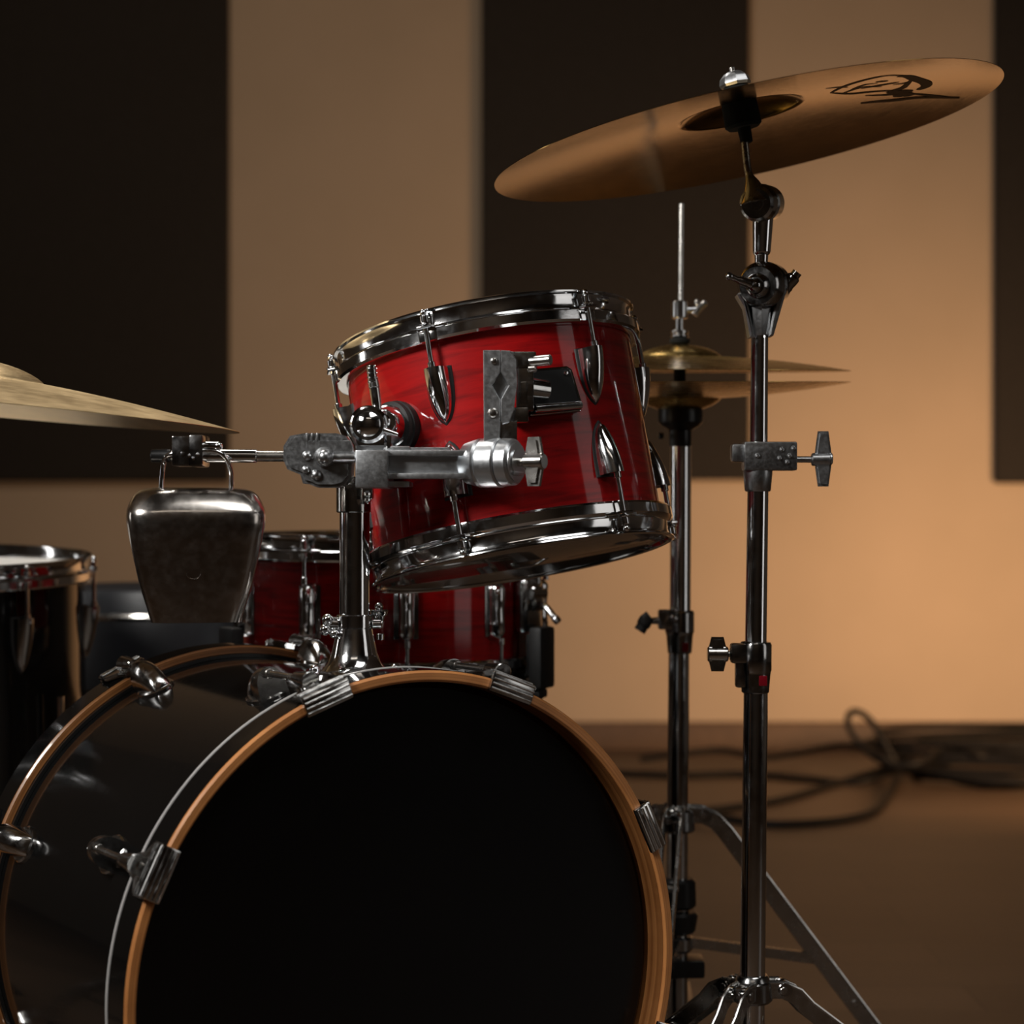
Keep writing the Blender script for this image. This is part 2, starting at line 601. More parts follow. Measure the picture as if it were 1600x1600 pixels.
part('shell', MB().lathe([(RS, .034), (RS, .15), (RS, .3), (RS, BL - .034), (RS - .007, BL - .034), (RS - .007, .034)], MBD, 160, close=True), BLACK, bass)
for z0, z1, nm in ((0, .042, 'front'), (BL - .042, BL, 'rear')):
    hp = part('hoop', MB().lathe([(RB - .0105, z0 + .002), (RB - .0085, z0), (RB - .002, z0), (RB, z0 + .002), (RB, z1 - .002), (RB - .002, z1), (RB - .0085, z1), (RB - .0105, z1 - .002)], MBD, 160, close=True), HOOPWOOD if nm == 'front' else HOOPSHADE, bass)  # rear hoop takes the shaded copy of the wood
    part('hoop_wrap', MB().lathe([(RB - .0005, z0 + .004), (RB + .0006, z0 + .004), (RB + .0006, z1 + .0002), (RB - .0005, z1 + .0002)], MBD, 160, close=True), BLACK, hp, label='black lacquered outer face of the hoop')
    if nm == 'front':
        part('hoop_inner_shade', MB().lathe([(RB - .0109, z0 + .0035), (RB - .0102, z0 + .0035), (RB - .0102, z1 - .012), (RB - .0109, z1 - .012)], MBD, 160, close=True), HOOPSHADE, hp, label='inner face of the hoop with shade in its colour')  # thin added layer, shade painted on the hoop's inner face
    zr = z1 if nm == 'front' else z0
    sg = 1 if nm == 'front' else -1
    if nm == 'front':
        part('flesh_hoop', MB().lathe([(RS + .0005, z1 + .0005), (RB - .001, z1 + .0005), (RB + .0012, z1 + .0012), (RB + .0012, z1 + .0052), (RB - .001, z1 + .006), (RS + .0005, z1 + .006)], MBD, 160, close=True), RINGMETAL, bass, label='bright metal ring between hoop and shell')
    else:
        part('flesh_hoop', MB().lathe([(RS + .0003, z0 - .0005), (RS + .004, z0 - .0005), (RS + .004, z0 - .005), (RS + .0003, z0 - .005)], MBD, 160, close=True), PLASTIC, bass)
    zz = z0 + .030 if nm == 'front' else z1 - .030
    part('front_head' if nm == 'front' else 'batter_head',
         MB().lathe([(0, zz), (RB - .03, zz), (RB - .018, zz - sg * .001), (RB - .0112, zz + sg * .006), (RB - .0118, zz + sg * .007), (0, zz + .0012 * sg)], MBD, 128), HEADBLACK if nm == 'front' else HEADWHITE, bass)

thB = [R_(x) for x in (-20, 20, 64.5, 110, 155, -155, -110, -64.5)]
for th0 in thB:
    for fr in (True, False):
        th = th0 if fr else th0 - R_(5)
        dz = 0 if fr else -.050
        z_edge = 0 if fr else BL
        s = 1 if fr else -1
        L = bframe(th, RB, z_edge)
        if not fr:
            L = L @ Matrix.Diagonal((1, 1, -1, 1))
        mb = MB()
        # claw: ribbed saddle over the hoop with a lip on the face
        mb.box((0, -.0030, -.0022), (.050, .0200, .0055), L, .0020)
        for k in range(4):
            mb.tube([L @ V((x, -.0095 + k * .0048, -.0051)) for x in (-.0235, 0, .0235)], .0012, 8)
        for k in range(2):
            mb.tube([L @ V((x, .0078, .002 + k * .005)) for x in (-.0235, 0, .0235)], .0012, 8)
        prof = [(-.0255, -.004), (.0255, -.004), (.0255, .016), (.014, .026), (.010, .043), (-.010, .043), (-.014, .026), (-.0255, .016)]
        Mx = L @ Matrix(((1, 0, 0, 0), (0, 0, -1, .0068), (0, 1, 0, 0), (0, 0, 0, 1)))
        mb.prism(prof, 0, .0058, Mx, .0018, 2)
        mb.cyl(L @ V((0, .011, .022)), L @ V((0, .0125, .052)), .0095, .0062, 20)
        mb.lathe([(0, 0), (.0088, 0), (.0088, .003), (.007, .006), (.003, .0065), (0, .005)], L @ Matrix.Translation(V((0, .0062, .030))) @ Matrix.Rotation(-PI / 2, 4, 'X'), 20)
        part('claw', mb, CHROME_OLD, bass)
        mb = MB()
        mb.cyl(L @ V((0, .0122, .035)), L @ V((0, .0122, .128 + dz)), .0033, n=12)
        mb.cyl(L @ V((0, .0122, .112 + dz)), L @ V((0, .0122, .128 + dz)), .0052, n=12)
        part('tension_rod', mb, STEEL, bass)
        mb = MB()
        rings = []
        for i in range(11):                             # domed lug body on the shell
            t = i / 10
            z = .118 + dz + t * .046
            w = .0155 * (1 - .55 * max(0, t - .25) ** 1.6)
            hgt = .033 * (1 - .75 * t ** 2.4) if t < 1 else .004
            rings.append([(w * math.cos(PI * k / 12), -.0145 + hgt * math.sin(PI * k / 12) ** .6, z) for k in range(13)])
        mb.loft(rings, L)
        mb.lathe([(0, -.002), (.023, -.002), (.023, .0015), (.021, .003), (0, .003)], L @ Matrix.Translation(V((0, -.0128, .141 + dz))) @ Matrix.Rotation(-PI / 2, 4, 'X') @ Matrix.Diagonal((.85, 1.15, 1, 1)), 28)
        part('lug', mb, CHROME_OLD, bass)
for th in (-118, 118):
    th = R_(th)
    L = bframe(th, RS, .12)
    mb = MB().box((0, .008, 0), (.05, .018, .06), L, .006)
    tip = L @ V((0, 0, 0))
    side = -1 if th < 0 else 1
    foot = MBD @ V((side * .42, 0, -.02)); foot.z = .012
    mb.cyl(L @ V((0, .012, 0)), foot, .007)
    sp = part('spur', mb, CHROME_OLD, bass)
    part('rubber_foot', MB().cyl(foot + V((0, 0, .012)), V((foot.x, foot.y, .0)), .012, .014), RUBBER, sp)

# --- snare drum
SD = 2.62
RSN, HSN = .1885, .074
MSN = frame(P(608, 945, SD), (.0, -.004, 1), (1, 0, 0))
snare = thing('snare_drum', 'red snare drum with chrome tube lugs behind the bass drum', 'drum', MSN)
shell(snare, MSN, RSN, HSN, RED)
phS = [R_(9.5 + 36 * k) for k in range(10)]
hoop(snare, MSN, RSN, HSN, 1, phS, CHROME)
hoop(snare, MSN, RSN, HSN, -1, phS, CHROME)
head(snare, MSN, RSN, HSN, 1, HEADWHITE)
head(snare, MSN, RSN, HSN, -1, HEADCLEAR, 'bottom_drumhead')
for ph in phS:
    L = lugframe(MSN, RSN, ph, 0)
    mb = MB()
    mb.loft([[(.0105 * f * math.cos(PI * k / 12), -.002 + (.017 * f + .002) * math.sin(PI * k / 12) ** .8, z) for k in range(13)]
             for z, f in ((-.035, .25), (-.034, .6), (-.031, .85), (-.026, 1), (-.01, .96), (0, .92), (.01, .96), (.026, 1), (.031, .85), (.034, .6), (.035, .25))], L)
    lg = part('lug', mb, CHROME, snare)
    mb = MB().box((0, .0005, 0), (.030, .003, .064), L, .0012)
    part('gasket', mb, DARKCHROME, lg)
    for s in (1, -1):
        mb = MB()
        mb.cyl(L @ V((0, .0135, s * .033)), L @ V((0, .0135, s * (HSN + .004))), .0027, n=12)
        mb.cyl(L @ V((0, .0135, s * .033)), L @ V((0, .0135, s * .042)), .0042, n=12)
        mb.cyl(L @ V((0, .0135, s * (HSN + .001))), L @ V((0, .0135, s * (HSN + .012))), .0045, n=12)
        mb.ball(L @ V((0, .0135, s * (HSN + .014))), .0038, 12)
        part('tension_rod', mb, CHROME, snare)
# strainer on the right side
L = lugframe(MSN, RSN, R_(64), 0)
mb = MB().box((0, .009, .004), (.046, .020, .068), L, .008)
mb.box((0, .019, .012), (.026, .012, .03), L, .003)
mb.cyl(L @ V((-.02, .02, .018)), L @ V((.02, .02, .018)), .007)
mb.cyl(L @ V((0, .02, .03)), L @ V((0, .02, .046)), .006)
st = part('strainer', mb, DARKCHROME, snare)
mb = MB().tube(spline([L @ V((0, .022, .006)), L @ V((-.002, .034, .002)), L @ V((-.004, .046, -.010)), L @ V((-.004, .052, -.016))]), [.004] * 17 + [.005] * 6 + [.0045] * 2, 10)
part('lever', mb, DARKCHROME, st)
mb = MB()
for s in (-1, 1):
    mb.box((s * .015, .016, -.058), (.006, .004, .048), L, .001)
mb.box((0, .016, -.036), (.034, .005, .010), L, .001)
mb.box((0, .005, -.082), (.036, .020, .007), L, .002)
part('snare_strap', mb, RUBBER, snare)
# small vent badge and snare wires under the bottom head
mb = MB()
for k in range(20):
    x = -.03 + k * .00315
    mb.cyl(MSN @ V((.16, x, -HSN - .0035)), MSN @ V((-.16, x, -HSN - .0035)), .0009, n=6)
part('snare_wires', mb, STEEL, snare)

# --- floor tom
RF, HF = .203, .215
MF = frame(P(-107, 868, 2.75) - V((0, 0, HF + .018)), (0.004, -.055, 1), (1, 0, 0))
ftom = thing('floor_tom', 'black floor tom with white head and chrome hoop at left edge', 'drum', MF)
shell(ftom, MF, RF, HF, BLACK)
phF = [R_(-41 + 45 * k) for k in range(8)]
hoop(ftom, MF, RF, HF, 1, phF, CHROME)
hoop(ftom, MF, RF, HF, -1, phF, CHROME)
head(ftom, MF, RF, HF, 1, HEADWHITE)
head(ftom, MF, RF, HF, -1, HEADWHITE, 'bottom_drumhead')
hardware(ftom, MF, RF, HF, phF, .05, .07, DARKCHROME)
for ph in (R_(-60), R_(62), R_(181)):
    L = lugframe(MF, RF, ph, -.10)
    mb = MB()
    top = L @ V((0, .018, .16)); k1 = L @ V((0, .018, -.10))
    ft = V((k1.x, k1.y, 0)) + (L.to_3x3() @ V((0, .03, 0))); ft.z = .014
    mb.tube(spline([top, (top + k1) / 2, k1, (k1 + ft) / 2 + V((0, 0, -.01)), ft], 6), .006, 10)
    mb.box((0, .012, .0), (.034, .03, .05), L, .005)
    lg = part('leg', mb, CHROME, ftom)
    part('rubber_foot', MB().cyl(V((ft.x, ft.y, 0)), ft + V((0, 0, .02)), .014, .010), RUBBER, lg)


# ------------------------------------------------------------------ cymbals
def cymbal(name, label, c, n, R, bow, rb, hb, mat, power=2.0, flip=1, xh=(1, 0, 0), group=None):
    M = frame(c, n, xh)

    def z(r):
        v = bow * (1 - (r / R) ** power)
        if r < rb: v += hb * ((math.sqrt(1 - (r / rb) ** 2 * .9) - math.sqrt(.1)) / (1 - math.sqrt(.1)))
        return v
    rs = [.006, .012] + [rb * k / 10 for k in range(3, 10)] + [rb * .965, rb, rb * 1.04, rb * 1.12] + [rb * 1.12 + (R - rb * 1.12) * k / 22 for k in range(1, 23)]
    t = .0011
    pr = [(r, flip * (z(r) + t * .5 * (1 - .5 * r / R))) for r in rs] + [(r, flip * (z(r) - t * .5 * (1 - .5 * r / R))) for r in rs[::-1]]
    mb = MB().lathe(pr, M, 160, close=True)
    o = part(name, mb, mat, M=M, sharp=60)
    tag(o, label, 'cymbal', group)
    return o, M, z


tc_ = R_(11.1)
CD = 2.15
nC = V((-math.sin(tc_), math.sin(R_(.9)), math.cos(tc_)))
crash, MC, zC = cymbal('crash_cymbal', 'large tilted bronze crash cymbal seen from below, high on the right stand', P(1165, 213, CD), nC, .2688, .028, .066, .015, BRONZE, 1.8)


def ink(pts, w):
    """a stroke of ink on the cymbal's underside, given where the photo shows it"""
    out = []
    cam = V((0, 0, H))
    nn = MC.to_3x3() @ V((0, 0, 1))
    inv = MC.inverted()
    off = .012
    for px, py in pts:
        d = P(px, py, 1.0) - cam
        q = None
        zz = .012
        for _ in range(6):
            o = MC @ V((0, 0, zz))
            tq = (o - cam).dot(nn) / d.dot(nn)
            q = inv @ (cam + d * tq)
            zz = zC(math.hypot(q.x, q.y)) - .0009
        out.append(V((q.x, q.y, zz)))
    out = spline(out, 5)
    mb_v, mb_f = [], []
    for i, p in enumerate(out):
        a = out[max(0, i - 1)]; b = out[min(len(out) - 1, i + 1)]
        t = (b - a); t.z = 0; t.normalize()
        sd = V((-t.y, t.x, 0))
        ww = w * .75 * (.35 + .65 * math.sin(PI * (i + .5) / len(out)))
        for s in (-1, 1):
            q = p + sd * ww * s
            q.z = zC(math.hypot(q.x, q.y)) - .0008
            mb_v.append(MC @ q)
    for i in range(len(out) - 1):
        mb_f.append((2 * i, 2 * i + 1, 2 * i + 3, 2 * i + 2))
    return mb_v, mb_f


mb = MB()
for pts, w in (([(1290, 139), (1310, 137), (1325, 137)], .003), ([(1330, 141), (1352, 133), (1372, 131)], .0028), ([(1352, 150), (1385, 149), (1410, 147)], .0035), ([(1395, 133), (1412, 131), (1424, 128)], .003), ([(1298, 146), (1318, 136), (1350, 126), (1385, 119), (1415, 119)], .0042),
               ([(1402, 120), (1418, 120), (1430, 124), (1446, 130), (1446, 136), (1434, 141)], .009),
               ([(1300, 146), (1330, 147), (1362, 144), (1395, 142)], .0045),
               ([(1345, 139), (1375, 134), (1405, 129)], .004), ([(1368, 129), (1388, 127)], .004),
               ([(1385, 146), (1400, 141), (1412, 137), (1424, 126)], .005),
               ([(1388, 147), (1405, 144), (1426, 143)], .010),
               ([(1400, 152), (1412, 148), (1424, 150)], .012),
               ([(1345, 162), (1375, 159), (1400, 157), (1440, 153), (1500, 154)], .007),
               ([(1425, 147), (1455, 150), (1490, 154)], .004),
               ([(1318, 146), (1348, 137), (1378, 136)], .003)):
    v, f = ink(pts, w)
    mb.add(v, f)
part('logo_print', mb, INK, crash, label='dark printed emblem under the cymbal')

ride, MR, zR = cymbal('ride_cymbal', 'pale bronze ride cymbal above the cowbell at left edge', P(-44, 638, 2.15), (math.sin(R_(5.0)), 0.0, 1), .280, .036, .072, .016, BRONZE2, 1.5)

HD = 2.55
nH = V((0, -math.sin(R_(3.4)), 1))
hat_t, MHT, zHT = cymbal('hi_hat_cymbal', 'upper hi-hat cymbal, dome up, on the thin rod', P(1062, 580, HD), nH, .2105, .019, .052, .014, BRONZE3, 1.9, 1, group='hi-hat pair')
hat_b, MHB, zHB = cymbal('hi_hat_cymbal', 'lower hi-hat cymbal, dome down, on the black seat', P(1062, 597, HD), nH, .2105, .021, .052, .016, BRONZE3, 1.9, -1, group='hi-hat pair')


# ------------------------------------------------------------------ stands
def wing(mb, c, axis, span, L=.04, w=.012, t=.006):
    """T shaped wing bolt head: c centre, axis = screw direction, span = wing direction"""
    M = frame(c, axis, span)
    h = L / 2
    out = [(-h, -w * .42), (-h * .35, -w * .62), (0, -w * .7), (h * .35, -w * .62), (h, -w * .42), (h, w * .42), (h * .35, w * .62), (0, w * .7), (-h * .35, w * .62), (-h, w * .42)]
    Mw = M @ Matrix(((1, 0, 0, 0), (0, 0, 1, 0), (0, 1, 0, 0), (0, 0, 0, 1)))
    mb.prism(out, -t / 2, t / 2, Mw, t * .3, 2)
    mb.cyl(c - V(axis).normalized() * w * .7, c + V(axis).normalized() * w * .75, t * .8, n=16)


def strip(mb, hub, az, path, width, offs, t=.0022):
    """flat bars following a path (r, z) in the vertical plane through hub at azimuth az"""
    d = V((math.cos(az), math.sin(az), 0)); s = V((-math.sin(az), math.cos(az), 0))
    pts = [V((hub.x, hub.y, 0)) + d * r + V((0, 0, z)) for r, z in path]
    for o in offs:
        L, Rr = [], []
        for i, p in enumerate(pts):
            a = pts[max(0, i - 1)]; b = pts[min(len(pts) - 1, i + 1)]
            tg = (b - a).normalized()
            nrm = s.cross(tg).normalized()
            L.append(p + nrm * width / 2 + s * o); Rr.append(p - nrm * width / 2 + s * o)
        rings = [[L[i] - s * t / 2, L[i] + s * t / 2, Rr[i] + s * t / 2, Rr[i] - s * t / 2] for i in range(len(pts))]
        mb.loft(rings)


def tripod(root, hub, azs, rad, mat, ztop, zlow, w=.017, brace=True):
    for az in azs:
        d = V((math.cos(az), math.sin(az), 0))
        path = [(.012, ztop), (.030, ztop - .001), (.045, ztop - .008), (.058, ztop - .022)]
        path += [(.058 + (rad - .058) * k / 6, (ztop - .022) + (.016 - ztop + .022) * k / 6) for k in range(1, 7)]
        mb = MB(); strip(mb, hub, az, path, w, (-.0105, .0105))
        s_ = V((-d.y, d.x, 0))
        for o in (-.0105, .0105):                       # bead added on each leg strip's upper edge to catch a highlight
            ed = []
            for i, (r, z) in enumerate(path):
                a, b = path[max(0, i - 1)], path[min(len(path) - 1, i + 1)]
                l_ = math.hypot(b[0] - a[0], b[1] - a[1])
                nr, nz = -(b[1] - a[1]) / l_, (b[0] - a[0]) / l_
                ed.append(V((hub.x, hub.y, 0)) + d * (r + nr * w / 2) + s_ * o + V((0, 0, z + nz * w / 2)))
            mb.tube(ed, .0021, 8)
        for i in (1, 4, 7):
            c = V((hub.x, hub.y, 0)) + d * path[i][0] + V((0, 0, path[i][1]))
            s = V((-d.y, d.x, 0)) * .0135
            mb.cyl(c - s, c + s, .0042, n=12)
        leg = part('leg', mb, LEGMETAL, root)
        f = V((hub.x, hub.y, 0)) + d * rad
        part('rubber_foot', MB().cyl(V((f.x, f.y, 0)), V((f.x, f.y, .028)) - d * .008, .0165, .0125), RUBBER, leg)
        if brace:
            mid = path[6]
            mb = MB(); strip(mb, hub, az, [(.014, zlow), (mid[0], mid[1])], .013, (-.0035, .0035), .002)
            part('brace', mb, LEGMETAL, root)


# --- crash stand
SDp = 2.15
base = V((P(1175, 1600, SDp).x, SDp, 0))
cst = thing('cymbal_stand', 'chrome straight cymbal stand on tripod legs carrying the tilted crash cymbal', 'cymbal stand', Matrix.Translation(base))
part('lower_tube', MB().seg(1181, 1075, 1173, 1790, 38, 40, SDp), CHROME, cst)
part('middle_tube', MB().seg(1185, 720, 1180, 1080, 33, 34, SDp), CHROME, cst)
part('upper_tube', MB().seg(1187, 515, 1185, 760, 27, 28, SDp), CHROME, cst)
# lower height collar
mb = MB()
mb.lathe([(0, 0)] + [(r / F * SDp / 2, z / F * SDp) for r, z in ((38, 0), (43, 2), (47, 30), (48, 34), (50, 36), (50, 76), (46, 80), (34, 81))] + [(0, 81 / F * SDp)], frame(P(1180, 1083, SDp), P(1181, 1002, SDp) - P(1180, 1083, SDp)), 32)
mb.rect(1143, 1006, 1168, 1037, SDp - .014, SDp + .006, .003)
mb.rect(1150, 1030, 1166, 1075, SDp - .010, SDp + .006, .003)
mb.seg(1124, 1022, 1150, 1022, 9, 9, SDp - .004)
mb.seg(1140, 1022, 1150, 1022, 20, 22, SDp - .004)
clr = part('height_collar', mb, DARKCHROME, cst)
mb = MB(); wing(mb, P(1121, 1022, SDp - .004), V((1, 0, 0)), V((0, 0, 1)), .036, .015, .010)
part('wing_bolt', mb, CHROME_OLD, clr)
part('marker', MB().rect(1186, 1056, 1199, 1072, SDp - .0165, SDp - .012, .001), REDTAG, clr, label='small red mark on the collar')
# memory lock clamp
mb = MB()
mb.lathe([(0, 0)] + [(r / F * SDp / 2, z / F * SDp) for r, z in ((38, 0), (41, 2), (46, 30), (46, 34), (40, 36))] + [(0, 36 / F * SDp)], frame(P(1184, 768, SDp), V((0, 0, 1))), 32)
mb.rect(1163, 690, 1246, 735, SDp - .016, SDp + .012, .002)
mb.rect(1143, 693, 1166, 722, SDp - .010, SDp + .008, .004)
for dx, dy in ((1222, 702), (1234, 712), (1218, 716), (1230, 722), (1240, 700)):
    mb.ball(P(dx, dy, SDp - .016), .0028, 10)
mb.ball(P(1184, 712, SDp - .016), .003, 10)
mb.seg(1240, 718, 1290, 718, 10, 10, SDp - .002)
mb.seg(1268, 718, 1297, 718, 20, 22, SDp - .002)
clp = part('memory_clamp', mb, ALUDARK, cst)
mb = MB(); wing(mb, P(1286, 717, SDp - .002), V((1, 0, 0)), V((0.03, 0, 1)), .058, .013, .008)
part('wing_bolt', mb, ALU, clp)
# cone under the tilter
mb = MB()
mb.lathe([(0, 0)] + [(r / F * SDp / 2, z / F * SDp) for r, z in ((32, 0), (36, 3), (40, 40), (58, 78), (58, 82), (40, 88))] + [(0, 88 / F * SDp)], frame(P(1188, 525, SDp), V((0, 0, 1))), 8)
mb.poly([(1172, 526), (1180, 526), (1168, 470), (1160, 452), (1152, 460), (1164, 480)], SDp - .014, SDp + .014, .002)
mb.poly([(1201, 526), (1209, 524), (1229, 455), (1226, 440), (1212, 440), (1212, 470)], SDp - .014, SDp + .014, .002)
part('tilter_socket', mb, ALUDARK, cst)
mb = MB()
c0 = P(1184, 446, SDp - .024); c1 = P(1204, 446, SDp + .018)
ax = (c1 - c0).normalized()
mb.cyl(c0, c0 + ax * .016, .0225, .0250, 36, .003)
mb.cyl(c0 + ax * .017, c0 + ax * .020, .0238, n=36, bev=.0005)
mb.cyl(c0 + ax * .021, c1, .0250, .0235, 36, .003)
mb.cyl(c0 - ax * .008, c0, .011, .013, 20, .002)
gear = part('tilter_gear', mb, DARKCHROME, cst)
mb = MB()
mb.tube(spline([c0 - ax * .009, P(1165, 441, SDp - .036), P(1140, 432, SDp - .036)], 6), [.006] * 5 + [.0048] * 4 + [.0036] * 4, 12)
mb.ball(P(1140, 432, SDp - .036), .0045, 12)
mb.ball(c0 - ax * .010, .008, 12)
part('wing_bolt', mb, DARKCHROME, gear)
mb = MB()
mb.tube(spline([P(1214, 462, SDp + .006), P(1222, 452, SDp + .004), P(1236, 438, SDp), P(1246, 425, SDp - .002)], 6), [.0085] * 10 + [.0075] * 5 + [.0055] * 4, 12)
part('grip_lever', mb, DARKCHROME, gear)
mb = MB()
mb.seg(1189, 425, 1190, 388, 20, 22, SDp)
mb.seg(1190, 396, 1192, 338, 28, 33, SDp)
mb.seg(1190, 399, 1190, 392, 26, 28, SDp)
part('boom_post', mb, CHROME, cst)
mb = MB()
j0 = P(1181, 318, SDp - .020); j1 = P(1200, 318, SDp + .020)
ja = (j1 - j0).normalized()
mb.cyl(j0, j0 + ja * .016, .0185, .0200, 32, .003)
mb.cyl(j0 + ja * .017, j1, .0205, .0190, 32, .003)
mb.lathe([(0, 0), (.0078, 0), (.0078, .003), (.004, .0032), (.0035, .001), (0, .001)], frame(j0, -ja), 20)
part('tilter_joint', mb, CHROME_OLD, cst)
mb = MB()
hub_c = MC @ V((0, 0, zC(.006)))
nC_ = (MC.to_3x3() @ V((0, 0, 1))).normalized()
mb.tube(spline([P(1181, 318, SDp - .012), P(1177, 292, SDp - .010), P(1168, 262, SDp - .004), hub_c - nC_ * .03], 7), [.0165 - .0125 * min(1, k / 12) for k in range(22)], 18)
mb.cyl(hub_c - nC_ * .045, hub_c + nC_ * .031, .0035, n=14)
part('tilter_arm', mb, STEEL, cst)
mb = MB().cyl(hub_c - nC_ * .034, hub_c - nC_ * .0008, .0195, .0185, 28, .003)
mb.cyl(hub_c - nC_ * .050, hub_c - nC_ * .030, .0065, .0075, 20, .001)
part('lower_felt', mb, FELT, cst)
mb = MB().cyl(hub_c + nC_ * .0008, hub_c + nC_ * .010, .0155, .015, 28, .002)
part('upper_felt', mb, FELT, cst)
mb = MB().lathe([(0, 0), (.0155, 0), (.0170, .003), (.0155, .009), (.010, .0145), (.006, .016), (0, .016)], frame(hub_c + nC_ * .0105, nC_), 8)
part('wing_nut', mb, ALU, cst)
# hub, legs
hz = P(1176, 1545, SDp)
mb = MB()
mb.cyl(hz + V((0, 0, -.014)), hz + V((0, 0, .010)), .021, .020, 28, .003)
mb.cyl(hz + V((0, 0, .008)), hz + V((0, 0, .015)), .0185, .0165, 28, .001)
azs = [R_(12), R_(134), R_(238)]
for az in azs:
    d = V((math.cos(az), math.sin(az), 0)); s = V((-d.y, d.x, 0))
    for o in (-1, 1):
        mb.cyl(hz + d * .032 + s * .004 * o, hz + d * .032 + s * .0125 * o, .0085, n=18)
    M = frame(hz + d * .022, V((0, 0, 1)), d)
    mb.box((0, 0, 0), (.026, .022, .014), M, .003)
mb.seg(1150, 1557, 1138, 1557, 10, 10, SDp - .02)
part('leg_hub', mb, DARKCHROME, cst)
tripod(cst, hz, azs, .315, DARKCHROME, hz.z, .075)
mb = MB().cyl(V((hz.x, hz.y, .060)), V((hz.x, hz.y, .092)), .018, n=24)
part('lower_collar', mb, DARKCHROME, cst)

# --- hi-hat stand
base = V((P(1060, 1600, HD).x, HD, 0))
hst = thing('hi_hat_stand', 'chrome hi-hat stand with tripod legs behind the right cymbal stand', 'hi-hat stand', Matrix.Translation(base))
part('upper_tube', MB().seg(1064, 690, 1063, 960, 33, 33, HD), CHROME, hst)
part('lower_tube', MB().seg(1061, 1010, 1058, 1380, 33, 34, HD), CHROME, hst)
part('pull_rod', MB().seg(1065, 318, 1062, 700, 9, 9, HD), STEEL, hst)
mb = MB()
mb.lathe([(r / F * HD / 2, z / F * HD) for r, z in ((34, 0), (38, 2), (42, 28), (43, 32), (46, 34), (46, 64), (42, 67), (30, 68))], frame(P(1062, 1021, HD), V((0, 0, 1))), 28)
mb.rect(1029, 953, 1052, 984, HD - .016, HD + .004, .003)
mb.ball(P(1053, 954, HD - .016), .005, 12)
mb.ball(P(1053, 967, HD - .018), .006, 12)
mb.seg(1012, 970, 1034, 970, 10, 12, HD - .006)
clr = part('height_collar', mb, DARKCHROME, hst)
mb = MB().tube(spline([P(1016, 963, HD - .006), P(1010, 968, HD - .006), P(1004, 978, HD - .006), P(999, 986, HD - .006)], 5), [.009] * 5 + [.010] * 5 + [.0085] * 6, 12, flat=.6)
part('wing_bolt', mb, RUBBER, clr)
part('marker', MB().rect(1066, 1004, 1076, 1019, HD - .0185, HD - .014, .001), REDTAG, clr, label='small red mark on the collar')
# seat, felt and sleeve under the bottom cymbal
mb = MB()
mb.lathe([(0, 0)] + [(r / F * HD / 2, z / F * HD) for r, z in ((34, 0), (36, 3), (36, 25), (40, 27), (58, 32), (70, 38), (72, 50), (70, 59), (30, 62))] + [(0, 62 / F * HD)], frame(P(1063, 698, HD), V((0, 0, 1))), 32)
mb.cyl(P(1037, 681, HD - .01), P(1029, 681, HD - .01), .004, n=12)
part('cymbal_seat', mb, PLASTIC, hst)
tip = MHB @ V((0, 0, -zHB(.006)))
mb = MB().cyl(V((tip.x, tip.y, P(0, 637, HD).z)), tip - V((0, 0, .001)), .016, .014, 24, .002)
part('lower_felt', mb, FELT, hst)
zmid0 = MHB.translation.z + .004
mb = MB().cyl(V((tip.x, HD, tip.z + .004)), V((tip.x, HD, MHT.translation.z + .022)), .0075, n=16)
part('clutch_sleeve', mb, RUBBER, hst)
tip2 = MHT @ V((0, 0, zHT(.006)))
mb = MB().cyl(tip2 + V((0, 0, .001)), tip2 + V((0, 0, .008)), .0125, n=24, bev=.002)
part('clutch_felt', mb, FELT, hst)
mb = MB()
zt = tip2.z + .0085
mb.cyl(V((tip2.x, HD, zt)), V((tip2.x, HD, zt + .004)), .0115, n=24)
mb.cyl(V((tip2.x, HD, zt + .0045)), V((tip2.x, HD, zt + .010)), .0110, n=24)
mb.cyl(V((tip2.x, HD, zt + .009)), V((tip2.x, HD, zt + .026)), .0050, n=18)
mb.cyl(V((tip2.x, HD, zt + .024)), V((tip2.x, HD, zt + .046)), .0100, n=24)
cz = zt + .035
mb.cyl(V((tip2.x + .004, HD, cz)), V((tip2.x + .020, HD, cz)), .0045, n=16)
cl = part('clutch', mb, CHROME, hst)
mb = MB().tube([V((tip2.x + .018, HD, cz - .006)), V((tip2.x + .023, HD, cz + .001)), V((tip2.x + .031, HD, cz + .008))], [.005, .0045, .004], 12)
mb.ball(V((tip2.x + .031, HD, cz + .008)), .0042, 10)
mb.ball(V((tip2.x + .022, HD, cz + .009)), .0042, 10)
part('wing_screw', mb, STEEL, cl)
hz2 = P(1059, 1272, HD)
mb = MB()
mb.cyl(hz2 + V((0, 0, -.022)), hz2 + V((0, 0, .007)), .0225, .021, 28, .003)
azs2 = [R_(3), R_(128), R_(258)]
for az in azs2:
    d = V((math.cos(az), math.sin(az), 0)); s = V((-d.y, d.x, 0))
    for o in (-1, 1):
        mb.cyl(hz2 + d * .034 + s * .004 * o, hz2 + d * .034 + s * .0125 * o, .008, n=18)
    mb.box((0, 0, 0), (.030, .021, .013), frame(hz2 + d * .022, V((0, 0, 1)), d), .003)
mb.ball(hz2 + V((-.002, -.020, .006)), .006, 12)
part('leg_hub', mb, DARKCHROME, hst)
tripod(hst, hz2, azs2, .300, DARKCHROME, hz2.z, P(0, 1472, HD).z, .019)
mb = MB().seg(1059, 1372, 1059, 1418, 56, 58, HD)
mb.seg(1060, 1424, 1060, 1457, 62, 54, HD)
part('spring_housing', mb, PLASTIC, hst)
mb = MB().seg(1060, 1415, 1060, 1425, 34, 34, HD)
